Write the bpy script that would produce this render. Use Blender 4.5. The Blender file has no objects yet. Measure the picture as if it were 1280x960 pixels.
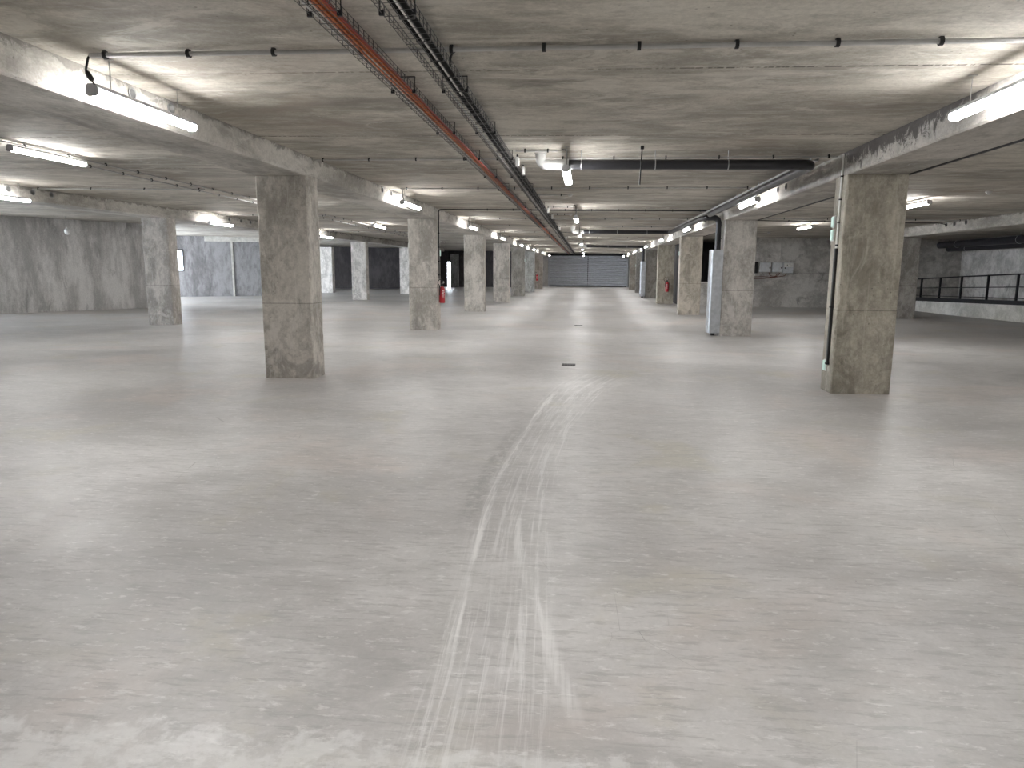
import bpy, bmesh, math, random
from mathutils import Vector, Matrix
random.seed(7)
S = bpy.context.scene
COL = S.collection
PI = math.pi

# ------------------------------------------------------------------ geometry helpers
class MB:
    """collects shapes, then links them as ONE mesh object"""
    def __init__(s): s.v = []; s.f = []; s.sm = []
    def add(s, vs, fs, smooth=False):
        n = len(s.v); s.v += [tuple(p) for p in vs]
        for f in fs: s.f.append([i + n for i in f]); s.sm.append(smooth)
        return s
    def box(s, x0, x1, y0, y1, z0, z1, bev=0.0):
        if bev <= 0:
            v = [(x, y, z) for z in (z0, z1) for y in (y0, y1) for x in (x0, x1)]
            return s.add(v, [(0, 2, 3, 1), (4, 5, 7, 6), (0, 1, 5, 4), (2, 6, 7, 3), (0, 4, 6, 2), (1, 3, 7, 5)])
        bm = bmesh.new(); bmesh.ops.create_cube(bm, size=1)
        for p in bm.verts:
            p.co = Vector(((x0 + x1) / 2 + p.co.x * (x1 - x0), (y0 + y1) / 2 + p.co.y * (y1 - y0), (z0 + z1) / 2 + p.co.z * (z1 - z0)))
        bmesh.ops.bevel(bm, geom=bm.edges[:], offset=bev, segments=2, affect='EDGES', profile=0.6)
        bm.verts.index_update()
        s.add([p.co.copy() for p in bm.verts], [[q.index for q in f.verts] for f in bm.faces]); bm.free()
        return s
    def hexa(s, b, t):
        """bottom quad b, top quad t (same winding)"""
        return s.add(list(b) + list(t), [(3, 2, 1, 0), (4, 5, 6, 7), (0, 1, 5, 4), (1, 2, 6, 5), (2, 3, 7, 6), (3, 0, 4, 7)])
    def tube(s, pts, r, n=8, caps=True, closed=False):
        P = [Vector(p) for p in pts]; m = len(P); rings = []
        up = None
        for i in range(m):
            if closed: t = (P[(i + 1) % m] - P[i - 1])
            elif i == 0: t = P[1] - P[0]
            elif i == m - 1: t = P[-1] - P[-2]
            else: t = (P[i + 1] - P[i]).normalized() + (P[i] - P[i - 1]).normalized()
            t.normalize()
            if up is None:
                a = Vector((0, 0, 1)) if abs(t.z) < 0.9 else Vector((1, 0, 0))
                up = (a - t * a.dot(t)).normalized()
            else:
                up = (up - t * up.dot(t)).normalized()
            sd = t.cross(up)
            rr = r[i] if isinstance(r, (list, tuple)) else r
            rings.append([P[i] + (up * math.cos(2 * PI * k / n) + sd * math.sin(2 * PI * k / n)) * rr for k in range(n)])
        vs = [p for R in rings for p in R]; fs = []
        for i in range(m if closed else m - 1):
            j = (i + 1) % m
            for k in range(n):
                fs.append((i * n + k, j * n + k, j * n + (k + 1) % n, i * n + (k + 1) % n))
        s.add(vs, fs, n > 4)
        if caps and not closed:
            s.add(rings[0], [tuple(range(n))]); s.add(rings[-1], [tuple(reversed(range(n)))])
        return s
    def lathe(s, prof, c=(0, 0, 0), n=20, axis='z'):
        vs = []
        for r, h in prof:
            for k in range(n):
                a = 2 * PI * k / n
                p = (r * math.cos(a), r * math.sin(a), h)
                if axis == 'x': p = (p[2], p[0], p[1])
                if axis == 'y': p = (p[0], p[2], p[1])
                vs.append((c[0] + p[0], c[1] + p[1], c[2] + p[2]))
        fs = []
        for i in range(len(prof) - 1):
            for k in range(n):
                q = (i * n + k, i * n + (k + 1) % n, (i + 1) * n + (k + 1) % n, (i + 1) * n + k)
                fs.append(q if axis != 'y' else q[::-1])
        fs.append(tuple(range(n))[::-1]); fs.append(tuple(range((len(prof) - 1) * n, len(prof) * n)))
        return s.add(vs, fs, True)
    def extrude(s, prof, a, b, f, smooth=False):
        """closed profile of (u,w) points mapped by f(u,w,t) for t=a..b"""
        n = len(prof)
        vs = [f(u, w, a) for u, w in prof] + [f(u, w, b) for u, w in prof]
        s.add(vs, [(k, (k + 1) % n, n + (k + 1) % n, n + k) for k in range(n)], smooth)
        s.add(vs[:n], [tuple(reversed(range(n)))]); s.add(vs[n:], [tuple(range(n))])
        return s
    def build(s, name, mat=None, parent=None):
        me = bpy.data.meshes.new(name); me.from_pydata(s.v, [], s.f)
        bm = bmesh.new(); bm.from_mesh(me); bmesh.ops.recalc_face_normals(bm, faces=bm.faces[:]); bm.to_mesh(me); bm.free()
        me.polygons.foreach_set('use_smooth', s.sm)
        if mat: me.materials.append(mat)
        o = bpy.data.objects.new(name, me); COL.objects.link(o)
        if any(s.sm):
            me.set_sharp_from_angle(angle=math.radians(40))
        if parent: o.parent = parent
        return o

def fillet(pts, rad, seg=6):
    P = [Vector(p) for p in pts]; out = [P[0]]
    for i in range(1, len(P) - 1):
        a = (P[i - 1] - P[i]); b = (P[i + 1] - P[i])
        d = min(rad, a.length * .49, b.length * .49); p0 = P[i] + a.normalized() * d; p1 = P[i] + b.normalized() * d
        for k in range(seg + 1):
            t = k / seg; out.append(p0 * (1 - t) ** 2 + P[i] * 2 * t * (1 - t) + p1 * t * t)
    out.append(P[-1]); return out

def tag(o, label=None, cat=None, group=None, kind=None):
    if label: o['label'] = label
    if cat: o['category'] = cat
    if group: o['group'] = group
    if kind: o['kind'] = kind
    return o
def empty(name, loc, label, cat, group=None):
    o = bpy.data.objects.new(name, None); COL.objects.link(o); o.location = loc; o.empty_display_size = .1
    return tag(o, label, cat, group)
def structure(o): o['kind'] = 'structure'; return o
def copy_tree(o, parent=None):
    c = o.copy(); COL.objects.link(c)
    if parent: c.parent = parent
    for ch in list(o.children): copy_tree(ch, c)
    return c
ORD = ['nearest', 'second', 'third', 'fourth', 'fifth', 'sixth', 'seventh', 'eighth', 'ninth', 'tenth', 'eleventh', 'twelfth']

# ------------------------------------------------------------------ materials
class NT:
    def __init__(s, name):
        s.m = bpy.data.materials.new(name); s.m.use_nodes = True
        s.t = s.m.node_tree; s.n = s.t.nodes; s.b = s.n['Principled BSDF']
    def new(s, typ, **kw):
        n = s.n.new(typ)
        for k, v in kw.items(): setattr(n, k, v)
        return n
    def put(s, inp, v):
        if hasattr(v, 'links') or isinstance(v, bpy.types.NodeSocket): s.t.links.new(v, inp)
        else: inp.default_value = v
    def math(s, op, a, b=0.0, c=0.0, clamp=False):
        n = s.new('ShaderNodeMath', operation=op); n.use_clamp = clamp
        for i, v in enumerate((a, b, c)): s.put(n.inputs[i], v)
        return n.outputs[0]
    def pos(s): return s.new('ShaderNodeNewGeometry').outputs['Position']
    def map(s, v, scale=(1, 1, 1), loc=(0, 0, 0)):
        n = s.new('ShaderNodeMapping'); s.put(n.inputs[0], v); n.inputs['Scale'].default_value = scale; n.inputs['Location'].default_value = loc
        return n.outputs[0]
    def noise(s, v, scale, detail=4, rough=.55, dist=0.0):
        n = s.new('ShaderNodeTexNoise'); s.put(n.inputs['Vector'], v)
        n.inputs['Scale'].default_value = scale; n.inputs['Detail'].default_value = detail
        n.inputs['Roughness'].default_value = rough; n.inputs['Distortion'].default_value = dist
        return n.outputs['Fac']
    def step(s, v, a, b, lo=0.0, hi=1.0):
        n = s.new('ShaderNodeMapRange', interpolation_type='SMOOTHSTEP'); s.put(n.inputs[0], v)
        n.inputs[1].default_value = a; n.inputs[2].default_value = b; n.inputs[3].default_value = lo; n.inputs[4].default_value = hi
        return n.outputs[0]
    def mix(s, f, a, b, blend='MIX'):
        n = s.new('ShaderNodeMix', data_type='RGBA', blend_type=blend)
        s.put(n.inputs[0], f)
        for i, v in ((6, a), (7, b)):
            if isinstance(v, (tuple, list)): n.inputs[i].default_value = (*v[:3], 1)
            else: s.put(n.inputs[i], v)
        return n.outputs[2]
    def sep(s, v):
        n = s.new('ShaderNodeSeparateXYZ'); s.put(n.inputs[0], v); return n.outputs
    def bump(s, h, strength, dist=.01):
        n = s.new('ShaderNodeBump'); s.put(n.inputs['Height'], h); n.inputs['Strength'].default_value = strength; n.inputs['Distance'].default_value = dist
        s.t.links.new(n.outputs[0], s.b.inputs['Normal'])
    def out(s, col, rough=.6, spec=.3):
        s.put(s.b.inputs['Base Color'], col if not isinstance(col, tuple) else (*col[:3], 1))
        s.put(s.b.inputs['Roughness'], rough); s.b.inputs['Specular IOR Level'].default_value = spec
        return s.m

def plain(name, col, rough=.5, metal=0.0, spec=.4, var=.08):
    k = NT(name); p = k.pos()
    n = k.noise(p, 9.0, 3)
    c = k.mix(k.step(n, .3, .7), tuple(x * (1 - var) for x in col), tuple(min(1, x * (1 + var)) for x in col))
    k.b.inputs['Metallic'].default_value = metal
    return k.out(c, rough, spec)

def concrete(name, dark, light, big=.9, streak=(1, 1, 1), pale=None, pale_amt=.45, blot=.5, tint=False, joint_z=None, extra=None, rough=.8, bump=.35, pits=.55):
    k = NT(name); p = k.pos(); xyz = k.sep(p)
    v = k.map(p, streak)
    n1 = k.noise(v, big, 6, .62, .4); n2 = k.noise(v, big * 6, 5, .65); n3 = k.noise(p, 55, 3, .6)
    f = k.math('ADD', k.math('MULTIPLY', n1, .6), k.math('ADD', k.math('MULTIPLY', n2, .3), k.math('MULTIPLY', n3, .1)))
    c = k.mix(k.step(f, .40, .60), dark, light)
    n4 = k.noise(p, 26, 6, .7); c = k.mix(1.0, c, k.mix(k.step(n4, .34, .66), (.90, .90, .90), (1.07, 1.07, 1.07)), 'MULTIPLY')
    # darker blotches with their own outline
    nb = k.noise(k.map(v, (1, 1, 1), (7, 3, 1)), big * 1.7, 7, .7, .7)
    c = k.mix(k.step(nb, .56, .68, 0, blot), c, tuple(x * .62 for x in dark))
    if pale:
        npz = k.noise(k.map(v, (1, 1, 1), (-5, 11, 4)), big * 1.4, 8, .72, .9)
        c = k.mix(k.step(npz, .58, .69, 0, pale_amt), c, pale)
    # air holes
    vo = k.new('ShaderNodeTexVoronoi'); k.put(vo.inputs['Vector'], p); vo.inputs['Scale'].default_value = 11
    vo.inputs['Randomness'].default_value = 1
    pit = k.math('MULTIPLY', k.step(vo.outputs['Distance'], .07, .12, 1, 0), k.step(k.noise(p, 3.1, 2), .45, .6))
    c = k.mix(k.math('MULTIPLY', pit, pits), c, tuple(x * .25 for x in dark))
    if joint_z is not None:
        d = k.math('ABSOLUTE', k.math('SUBTRACT', xyz[2], joint_z))
        c = k.mix(k.math('MULTIPLY', k.step(d, .004, .012, 1, 0), .45), c, tuple(x * .35 for x in dark))
    if extra: c = extra(k, c, p, xyz)
    if tint:
        oi = k.new('ShaderNodeObjectInfo'); c = k.mix(1.0, c, oi.outputs['Color'], 'MULTIPLY')
    h = k.math('SUBTRACT', k.math('ADD', k.math('MULTIPLY', n2, .7), k.math('MULTIPLY', n3, .3)), pit)
    k.bump(h, bump, .012)
    return k.out(c, rough, .25)

GREY_D = (.315, .298, .268); GREY_L = (.56, .535, .49)
def ceil_extra(k, c, p, xyz):
    y = k.math('DIVIDE', k.math('SUBTRACT', xyz[1], 5.755), 2.67)
    fr = k.math('ABSOLUTE', k.math('SUBTRACT', y, k.math('ROUND', y)))
    line = k.step(fr, .0042, .0075, 1, 0)
    br = k.step(k.noise(k.map(p, (26, .3, 1)), 1.0, 2), .38, .52)
    br2 = k.step(k.noise(k.map(p, (.5, .37, 1)), 1.0, 2), .40, .60, .45, 1)
    c = k.mix(k.math('MULTIPLY', k.math('MULTIPLY', line, br), k.math('MULTIPLY', br2, .85)), c, (.035, .03, .025))
    # neighbouring planks differ a little in tone
    pl = k.new('ShaderNodeTexWhiteNoise', noise_dimensions='1D'); k.put(pl.inputs['W'], k.math('FLOOR', y))
    c = k.mix(k.math('MULTIPLY', pl.outputs[0], .25), c, (.30, .26, .22))
    cl = k.noise(k.map(p, (.55, 1.0, 1), (21, 4, 2)), 1.15, 8, .70, 1.1)
    c = k.mix(k.step(cl, .50, .62, 0, .42), c, (.235, .215, .182))
    cl2 = k.noise(k.map(p, (.6, 1.1, 1), (2, 14, 8)), 1.7, 8, .72, 1.3)
    c = k.mix(k.step(cl2, .54, .64, 0, .5), c, (.66, .63, .565))
    # pale lime streaks drawn out across the planks
    st = k.noise(k.map(p, (.28, 2.6, 1), (3, 1, 0)), 1.3, 7, .66, .5)
    c = k.mix(k.step(st, .55, .70, 0, .55), c, (.66, .63, .57))
    rs = k.noise(k.map(p, (.5, .8, 1), (9, 5, 0)), .6, 5, .6, .6)
    c = k.mix(k.step(rs, .54, .68, 0, .35), c, (.33, .265, .215))
    return c
M = {}
M['ceiling'] = concrete('ceiling_concrete', (.325, .304, .262), (.600, .568, .500), .8, (.5, 1.2, 1), (.74, .71, .64), .6, .55, extra=ceil_extra, bump=.3, pits=.6)
def slab_top(k, xyz):
    return k.math('SUBTRACT', k.math('ADD', 3.07, k.math('MULTIPLY', xyz[0], -.011)), k.math('MULTIPLY', k.math('SUBTRACT', xyz[1], 9.8), .0055))
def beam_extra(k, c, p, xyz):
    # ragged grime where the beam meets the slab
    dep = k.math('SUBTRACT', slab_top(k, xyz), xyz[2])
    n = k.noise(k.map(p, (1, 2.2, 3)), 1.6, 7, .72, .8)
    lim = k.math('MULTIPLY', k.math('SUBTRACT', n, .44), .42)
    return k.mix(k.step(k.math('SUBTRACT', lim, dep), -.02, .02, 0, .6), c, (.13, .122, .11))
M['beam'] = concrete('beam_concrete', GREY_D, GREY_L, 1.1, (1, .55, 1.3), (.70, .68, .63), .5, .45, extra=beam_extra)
def stain_extra(k, c, p, xyz):
    # dark water stain fanning down from the slab, near the first right pillar
    m = k.math('MULTIPLY', k.step(xyz[1], 5.9, 7.6), k.step(xyz[1], 9.4, 9.75, 1, 0))
    dep = k.math('SUBTRACT', slab_top(k, xyz), xyz[2])
    n = k.noise(k.map(p, (1, 3.2, 2.2)), 1.5, 8, .78, 2.2)
    lim = k.math('MULTIPLY', k.math('SUBTRACT', n, .33), k.math('MULTIPLY', m, .95))
    s = k.step(k.math('SUBTRACT', lim, dep), -.03, .06)
    c = k.mix(k.math('MULTIPLY', s, .85), c, (.075, .068, .068))
    # rubbed grey band between the first two pillars
    m2 = k.math('MULTIPLY', k.step(xyz[1], 9.8, 10.3), k.step(xyz[1], 11.6, 12.2, 1, 0))
    n2 = k.noise(k.map(p, (1, 1.3, 9)), 1.5, 5, .6)
    c = k.mix(k.math('MULTIPLY', k.math('MULTIPLY', m2, k.step(n2, .42, .55)), .55), c, (.20, .187, .175))
    return c
M['beam_stained'] = concrete('stained_beam_concrete', GREY_D, (.58, .55, .505), 1.1, (1, .55, 1.3), (.70, .675, .63), .5, .4, extra=stain_extra)
def pillar_extra(k, c, p, xyz):
    # form marks: vertical scratches, and damp patches climbing from the foot
    v = k.noise(k.map(p, (9, 9, .7)), 1.3, 6, .7, .5)
    c = k.mix(k.step(v, .56, .66, 0, .35), c, (.72, .70, .66))
    low = k.step(xyz[2], .2, 1.0, 1, 0)
    d = k.noise(k.map(p, (1, 1, .8), (5, 9, 0)), 2.4, 7, .68, .9)
    c = k.mix(k.math('MULTIPLY', k.step(d, .50, .60), k.math('MULTIPLY', low, .5)), c, (.22, .205, .195))
    w = k.noise(k.map(p, (1, 1, .7), (15, 2, 4)), 2.0, 7, .68, .9)
    return k.mix(k.math('MULTIPLY', k.step(w, .53, .62), k.math('MULTIPLY', k.step(xyz[2], .6, 1.6, 1, 0), .5)), c, (.72, .70, .67))
M['pillar'] = concrete('pillar_concrete', (.34, .325, .298), (.60, .578, .54), 1.5, (1.4, 1.4, .8), (.74, .72, .685), .6, .6, tint=True, joint_z=1.08, extra=pillar_extra)
M['wall'] = concrete('wall_concrete', (.40, .388, .375), (.68, .665, .645), .8, (1.5, 1.5, .4), (.72, .705, .68), .35, .55, bump=.4)
M['wall_patchy'] = concrete('patchy_wall_concrete', (.36, .342, .318), (.62, .60, .565), .9, (1, 1, 1), (.74, .72, .68), .5, .75, joint_z=1.42, bump=.5)
M['wall_lime'] = concrete('grey_blue_wall_concrete', (.155, .150, .150), (.29, .285, .288), .9, (1.4, 1.4, .5), (.36, .355, .36), .4, .5)
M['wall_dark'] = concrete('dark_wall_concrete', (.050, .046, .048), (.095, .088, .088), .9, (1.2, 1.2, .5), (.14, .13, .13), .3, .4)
M['kerb'] = concrete('kerb_concrete', (.42, .41, .37), (.62, .605, .56), 1.2, (1, 1, 1), (.70, .69, .66), .4, .3)

def floor_mat():
    k = NT('floor_concrete'); p = k.pos(); xyz = k.sep(p)
    n1 = k.noise(p, .22, 6, .6, .5); n2 = k.noise(k.map(p, (1, 1.6, 1)), 1.6, 8, .70, .4); n3 = k.noise(p, 38, 4, .7)
    f = k.math('ADD', k.math('MULTIPLY', n1, .5), k.math('ADD', k.math('MULTIPLY', n2, .38), k.math('MULTIPLY', n3, .12)))
    c = k.mix(k.step(f, .40, .60), (.400, .387, .374), (.585, .570, .556))
    # faint warm and rosy patches
    w = k.noise(k.map(p, (1, 1, 1), (4, 8, 0)), .42, 5, .6, .4)
    c = k.mix(k.step(w, .52, .66, 0, .40), c, (.58, .49, .44))
    ol = k.noise(k.map(p, (1, 1, 1), (14, 2, 0)), .8, 5, .6, .4)
    c = k.mix(k.step(ol, .56, .70, 0, .45), c, (.45, .42, .32))
    dk = k.noise(k.map(p, (1, 2.2, 1), (1, 17, 0)), .55, 8, .7, .6)
    c = k.mix(k.step(dk, .51, .64, 0, .45), c, (.34, .33, .32))
    # fine trowel grain
    gr = k.noise(k.map(p, (3, 16, 1)), 1.6, 6, .72)
    c = k.mix(k.step(gr, .50, .62, 0, .5), c, (.31, .30, .287))
    gl = k.noise(k.map(p, (5, 12, 1), (3, 3, 3)), 2.4, 5, .7)
    c = k.mix(k.step(gl, .56, .68, 0, .5), c, (.72, .71, .69))
    # tyre tracks: streaks that follow a curved path
    fc = k.new('ShaderNodeFloatCurve'); k.put(fc.inputs['Value'], k.math('DIVIDE', xyz[1], 12.0))
    cv = fc.mapping.curves[0]
    pts = [(0, -.32), (2.1, -.34), (3, -.38), (3.8, -.42), (4.5, -.45), (5.4, -.45), (6.8, -.38), (7.6, -.30), (8.6, -.18), (9.5, -.02), (10.6, .30), (12, .9)]
    for i, (Y, X) in enumerate(pts):
        if i < 2: cv.points[i if i == 0 else 1].location = (Y / 12, (X + 1) / 2)
    cv.points[1].location = (1.0, (.9 + 1) / 2)
    for Y, X in pts[1:-1]: cv.points.new(Y / 12, (X + 1) / 2)
    fc.mapping.update()
    px = k.math('SUBTRACT', k.math('MULTIPLY', fc.outputs[0], 2), 1)
    du = k.math('DIVIDE', k.math('SUBTRACT', xyz[0], px), k.math('ADD', 1.0, k.math('MULTIPLY', k.math('MAXIMUM', k.math('SUBTRACT', xyz[1], 7.0), 0.0), .2)))
    cb = k.new('ShaderNodeCombineXYZ'); k.put(cb.inputs[0], k.math('MULTIPLY', du, 26)); k.put(cb.inputs[1], k.math('MULTIPLY', xyz[1], .8))
    sn = k.noise(cb.outputs[0], 1.0, 6, .74, .5)
    edge = k.step(k.math('ABSOLUTE', du), .20, .30, 1, 0)
    ends = k.math('MULTIPLY', k.step(xyz[1], 10.3, 11.1, 1, 0), edge)
    brk = k.step(k.noise(k.map(p, (1, 1, 1), (2, 2, 2)), 1.1, 4), .33, .55, .35, 1)
    mark = k.math('MULTIPLY', k.math('MULTIPLY', k.step(sn, .48, .62), ends), brk)
    c = k.mix(k.math('MULTIPLY', mark, .42), c, (.80, .79, .775))
    dmark = k.math('MULTIPLY', k.math('MULTIPLY', k.step(sn, .33, .44, 1, 0), ends), .28)
    c = k.mix(dmark, c, (.38, .37, .355))
    # bold white strip along the left edge of the track, dark rubbed rubber beside it
    e1 = k.math('ABSOLUTE', k.math('ADD', du, .19))
    strip = k.math('MULTIPLY', k.step(k.math('ADD', e1, k.math('MULTIPLY', k.math('SUBTRACT', k.noise(p, 2.3, 5, .7), .5), .10)), .012, .034, 1, 0), k.math('MULTIPLY', k.step(xyz[1], 2.2, 2.9), k.step(xyz[1], 8.6, 9.6, 1, 0)))
    c = k.mix(k.math('MULTIPLY', k.math('MULTIPLY', strip, brk), k.step(sn, .38, .60, .12, .72)), c, (.82, .81, .79))
    e2 = k.math('ABSOLUTE', k.math('ADD', du, .29))
    rub = k.math('MULTIPLY', k.step(e2, .03, .10, 1, 0), k.math('MULTIPLY', k.step(xyz[1], 3.9, 4.6), k.step(xyz[1], 6.4, 7.6, 1, 0)))
    rn = k.step(k.noise(p, 14, 5, .7), .40, .58)
    c = k.mix(k.math('MULTIPLY', k.math('MULTIPLY', rub, rn), .65), c, (.30, .295, .285))
    # second arc swinging to the right near the viewer
    ax = k.math('SUBTRACT', k.math('MULTIPLY', k.math('POWER', k.math('MAXIMUM', k.math('SUBTRACT', 4.9, xyz[1]), 0.0), 1.3), .145), .50)
    d2 = k.math('ABSOLUTE', k.math('SUBTRACT', xyz[0], ax))
    arc = k.math('MULTIPLY', k.step(d2, .012, .05, 1, 0), k.math('MULTIPLY', k.step(xyz[1], 2.2, 2.5), k.step(xyz[1], 4.4, 4.9, 1, 0)))
    c = k.mix(k.math('MULTIPLY', k.math('MULTIPLY', arc, k.step(sn, .38, .6)), .5), c, (.74, .73, .71))
    # old cement slurry left near the viewer
    sl = k.noise(k.map(p, (1, 1, 1), (6, 6, 6)), 1.5, 8, .66, .6)
    near = k.math('ADD', k.math('MULTIPLY', sl, .9), k.math('MULTIPLY', xyz[1], -1.05))
    c = k.mix(k.math('MULTIPLY', k.step(near, -1.80, -1.745, 0, .5), k.step(k.noise(p, 9, 5, .7), .38, .56, .3, 1)), c, (.74, .735, .72))
    # scattered grains and dirt specks
    vo = k.new('ShaderNodeTexVoronoi'); k.put(vo.inputs['Vector'], p); vo.inputs['Scale'].default_value = 4.6
    sp = k.math('MULTIPLY', k.step(k.math('ADD', vo.outputs['Distance'], k.math('MULTIPLY', k.noise(p, 40, 2), .03)), .026, .042, 1, 0), k.step(k.noise(p, .9, 2), .46, .52))
    c = k.mix(k.math('MULTIPLY', sp, .7), c, (.12, .11, .10))
    # thin cracks
    cr = k.new('ShaderNodeTexVoronoi', feature='DISTANCE_TO_EDGE'); k.put(cr.inputs['Vector'], k.map(p, (.45, .45, 1)))
    crm = k.math('MULTIPLY', k.step(cr.outputs['Distance'], .0012, .0035, 1, 0), k.step(k.noise(p, .5, 3), .54, .62))
    c = k.mix(k.math('MULTIPLY', crm, .5), c, (.2, .19, .18))
    k.bump(k.math('ADD', k.math('MULTIPLY', n2, .6), k.math('MULTIPLY', n3, .4)), .12, .01)
    r = k.step(n2, .35, .65, .36, .52)
    return k.out(c, r, .5)
M['floor'] = floor_mat()

M['housing'] = plain('lamp_housing_grey', (.50, .50, .51), .45)
M['black'] = plain('black_plastic', (.016, .016, .017), .45)
M['black_pipe'] = plain('black_pipe_plastic', (.030, .030, .034), .35)
M['white_pvc'] = plain('white_pvc', (.60, .60, .585), .4)
M['conduit'] = plain('grey_conduit', (.46, .455, .44), .42)
M['steel'] = plain('galvanised_steel', (.50, .51, .52), .42, .75)
M['zinc_sheet'] = plain('zinc_sheet', (.47, .49, .51), .42, .35, var=.12)
M['wire'] = plain('zinc_wire', (.10, .097, .093), .5, .2)
M['black_cable_or_shade'] = plain('black_cable_sheath', (.008, .008, .008), .75, spec=.1)
M['orange'] = plain('orange_sheath', (.56, .165, .065), .6, spec=.2)
M['rust'] = plain('brown_sheath', (.15, .06, .042), .6, spec=.2)
M['red_sheath'] = plain('red_sheath', (.33, .06, .045), .6, spec=.2)
M['white_sheath'] = plain('white_sheath', (.80, .79, .76), .45)
M['red'] = plain('red_enamel', (.42, .018, .028), .3, spec=.5)
M['box_grey'] = plain('box_grey', (.60, .62, .63), .45)
M['box_pale'] = plain('box_pale', (.74, .74, .70), .4)
M['shutter'] = plain('shutter_blue_grey', (.52, .54, .58), .45, .0)
M['dark_metal'] = plain('dark_metal', (.012, .012, .014), .5, .2)
M['duct'] = plain('dark_duct_metal', (.030, .029, .034), .45, .2)
M['drain'] = plain('drain_iron', (.10, .098, .095), .6, .3)
M['sleeve'] = plain('grey_sleeve', (.27, .27, .265), .6)
M['green_pale'] = plain('pale_green_lens', (.62, .80, .74), .3)

def emit(name, col, s):
    k = NT(name); k.b.inputs['Base Color'].default_value = (*col, 1)
    k.b.inputs['Emission Color'].default_value = (*col, 1); k.b.inputs['Emission Strength'].default_value = s
    return k.m
M['tube'] = emit('lit_tube_diffuser', (1.0, .99, .985), 41.0)
M['lens_on'] = emit('lit_green_lens', (.52, .70, .63), .10)

# ------------------------------------------------------------------ the building's reference surfaces
def zs(X, Y): return 3.07 - .011 * X - .0055 * (Y - 9.8)       # underside of the slab
BD = .272                                                        # depth of the beams below the slab
def xl(Y): return -3.88 + (Y - 9.78) * .01205                    # right face of the left aisle beam
def xc(Y): return -11.22 + (Y - 18.4) * .037                     # right face of the outer left beam
XR = 3.185; XD = 9.93; PW = .735

# ------------------------------------------------------------------ shell
X0, X1, Y0, Y1 = -26.0, 18.0, -12.0, 62.5
structure(MB().box(X0, X1, Y0, Y1, -.25, 0).build('floor', M['floor']))
c4 = [(X0, Y0), (X1, Y0), (X1, Y1), (X0, Y1)]
structure(MB().hexa([(x, y, zs(x, y)) for x, y in c4], [(x, y, zs(x, y) + .3) for x, y in c4]).build('ceiling', M['ceiling']))

def wall_seg(mb, a, b, th, z0=0.0, z1=None, side=1):
    """vertical slab from a to b; front face on the line a-b, thickness to the left (side=1) or right"""
    a = Vector((a[0], a[1])); b = Vector((b[0], b[1])); d = (b - a).normalized(); n = Vector((-d.y, d.x)) * th * side
    q = [a, b, b + n, a + n]
    bot = [(p.x, p.y, z0) for p in q]; top = [(p.x, p.y, (zs(p.x, p.y) + .002) if z1 is None else z1) for p in q]
    return mb.hexa(bot, top)

# outer left wall with daylight gaps, oblique wall at the left
m = MB(); wall_seg(m, (-23, -12), (-23, 11.5), .3); wall_seg(m, (-23, 19.5), (-23, 24.5), .3)
wall_seg(m, (-23, 43.5), (-23, 62.5), .3)
wall_seg(m, (-23, 24.5), (-23, 35.6), .3, 2.75, None); wall_seg(m, (-23, 11.5), (-23, 19.5), .3, 2.7, None)
structure(m.build('wall_left', M['wall']))
m = MB(); wall_seg(m, (-20.3, 20.1), (-16.5, 26.35), .3)
structure(m.build('wall_left_oblique', M['wall']))
# wall with the window
A = Vector((-23.0, 34.75)); B = Vector((-17.0, 37.7)); D = (B - A).normalized(); Nn = Vector((-D.y, D.x))
def along(s_): return (A.x + D.x * s_, A.y + D.y * s_)
Lw = (B - A).length; w0, w1, wz0, wz1 = 1.30, 2.22, 1.33, 2.46
m = MB(); wall_seg(m, along(0), along(w0), .25); wall_seg(m, along(w1), along(Lw), .25)
wall_seg(m, along(w0), along(w1), .25, 0, wz0); wall_seg(m, along(w0), along(w1), .25, wz1, None)
structure(m.build('wall_left_window', M['wall_lime']))
m = MB()
for (a, b, z0, z1) in ((w0, w0 + .05, wz0, wz1), (w1 - .05, w1, wz0, wz1), (w0, w1, wz0, wz0 + .05), (w0, w1, wz1 - .05, wz1)):
    p, q = along(a), along(b)
    pp = (p[0] - Nn.x * .03, p[1] - Nn.y * .03); qq = (q[0] - Nn.x * .03, q[1] - Nn.y * .03)
    wall_seg(m, pp, qq, .09, z0, z1)
win = structure(m.build('window_1', M['dark_metal']))
gl = NT('window_glass'); gl.b.inputs['Transmission Weight'].default_value = 1; gl.b.inputs['Roughness'].default_value = 0; gl.b.inputs['IOR'].default_value = 1.05
gl.b.inputs['Base Color'].default_value = (.95, .97, 1, 1)
p, q = along(w0 + .04), along(w1 - .04)
m = MB(); wall_seg(m, (p[0] + Nn.x * .03, p[1] + Nn.y * .03), (q[0] + Nn.x * .03, q[1] + Nn.y * .03), .006, wz0 + .04, wz1 - .04)
m.build('window_pane', gl.m, win)
# pale upstand ridge on that wall and a downstand at its right end
p = along(4.55); m = MB(); wall_seg(m, (p[0] - Nn.x * .05, p[1] - Nn.y * .05), (p[0] + D.x * .10 - Nn.x * .05, p[1] + D.y * .10 - Nn.y * .05), .06)
structure(m.build('trim_1', M['kerb']))
m = MB(); p = along(3.3); q = along(Lw); wall_seg(m, (p[0] - Nn.x * .5, p[1] - Nn.y * .5), (q[0] - Nn.x * .5, q[1] - Nn.y * .5), .5, 2.88, None)
structure(m.build('trim_2', M['kerb']))
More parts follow.
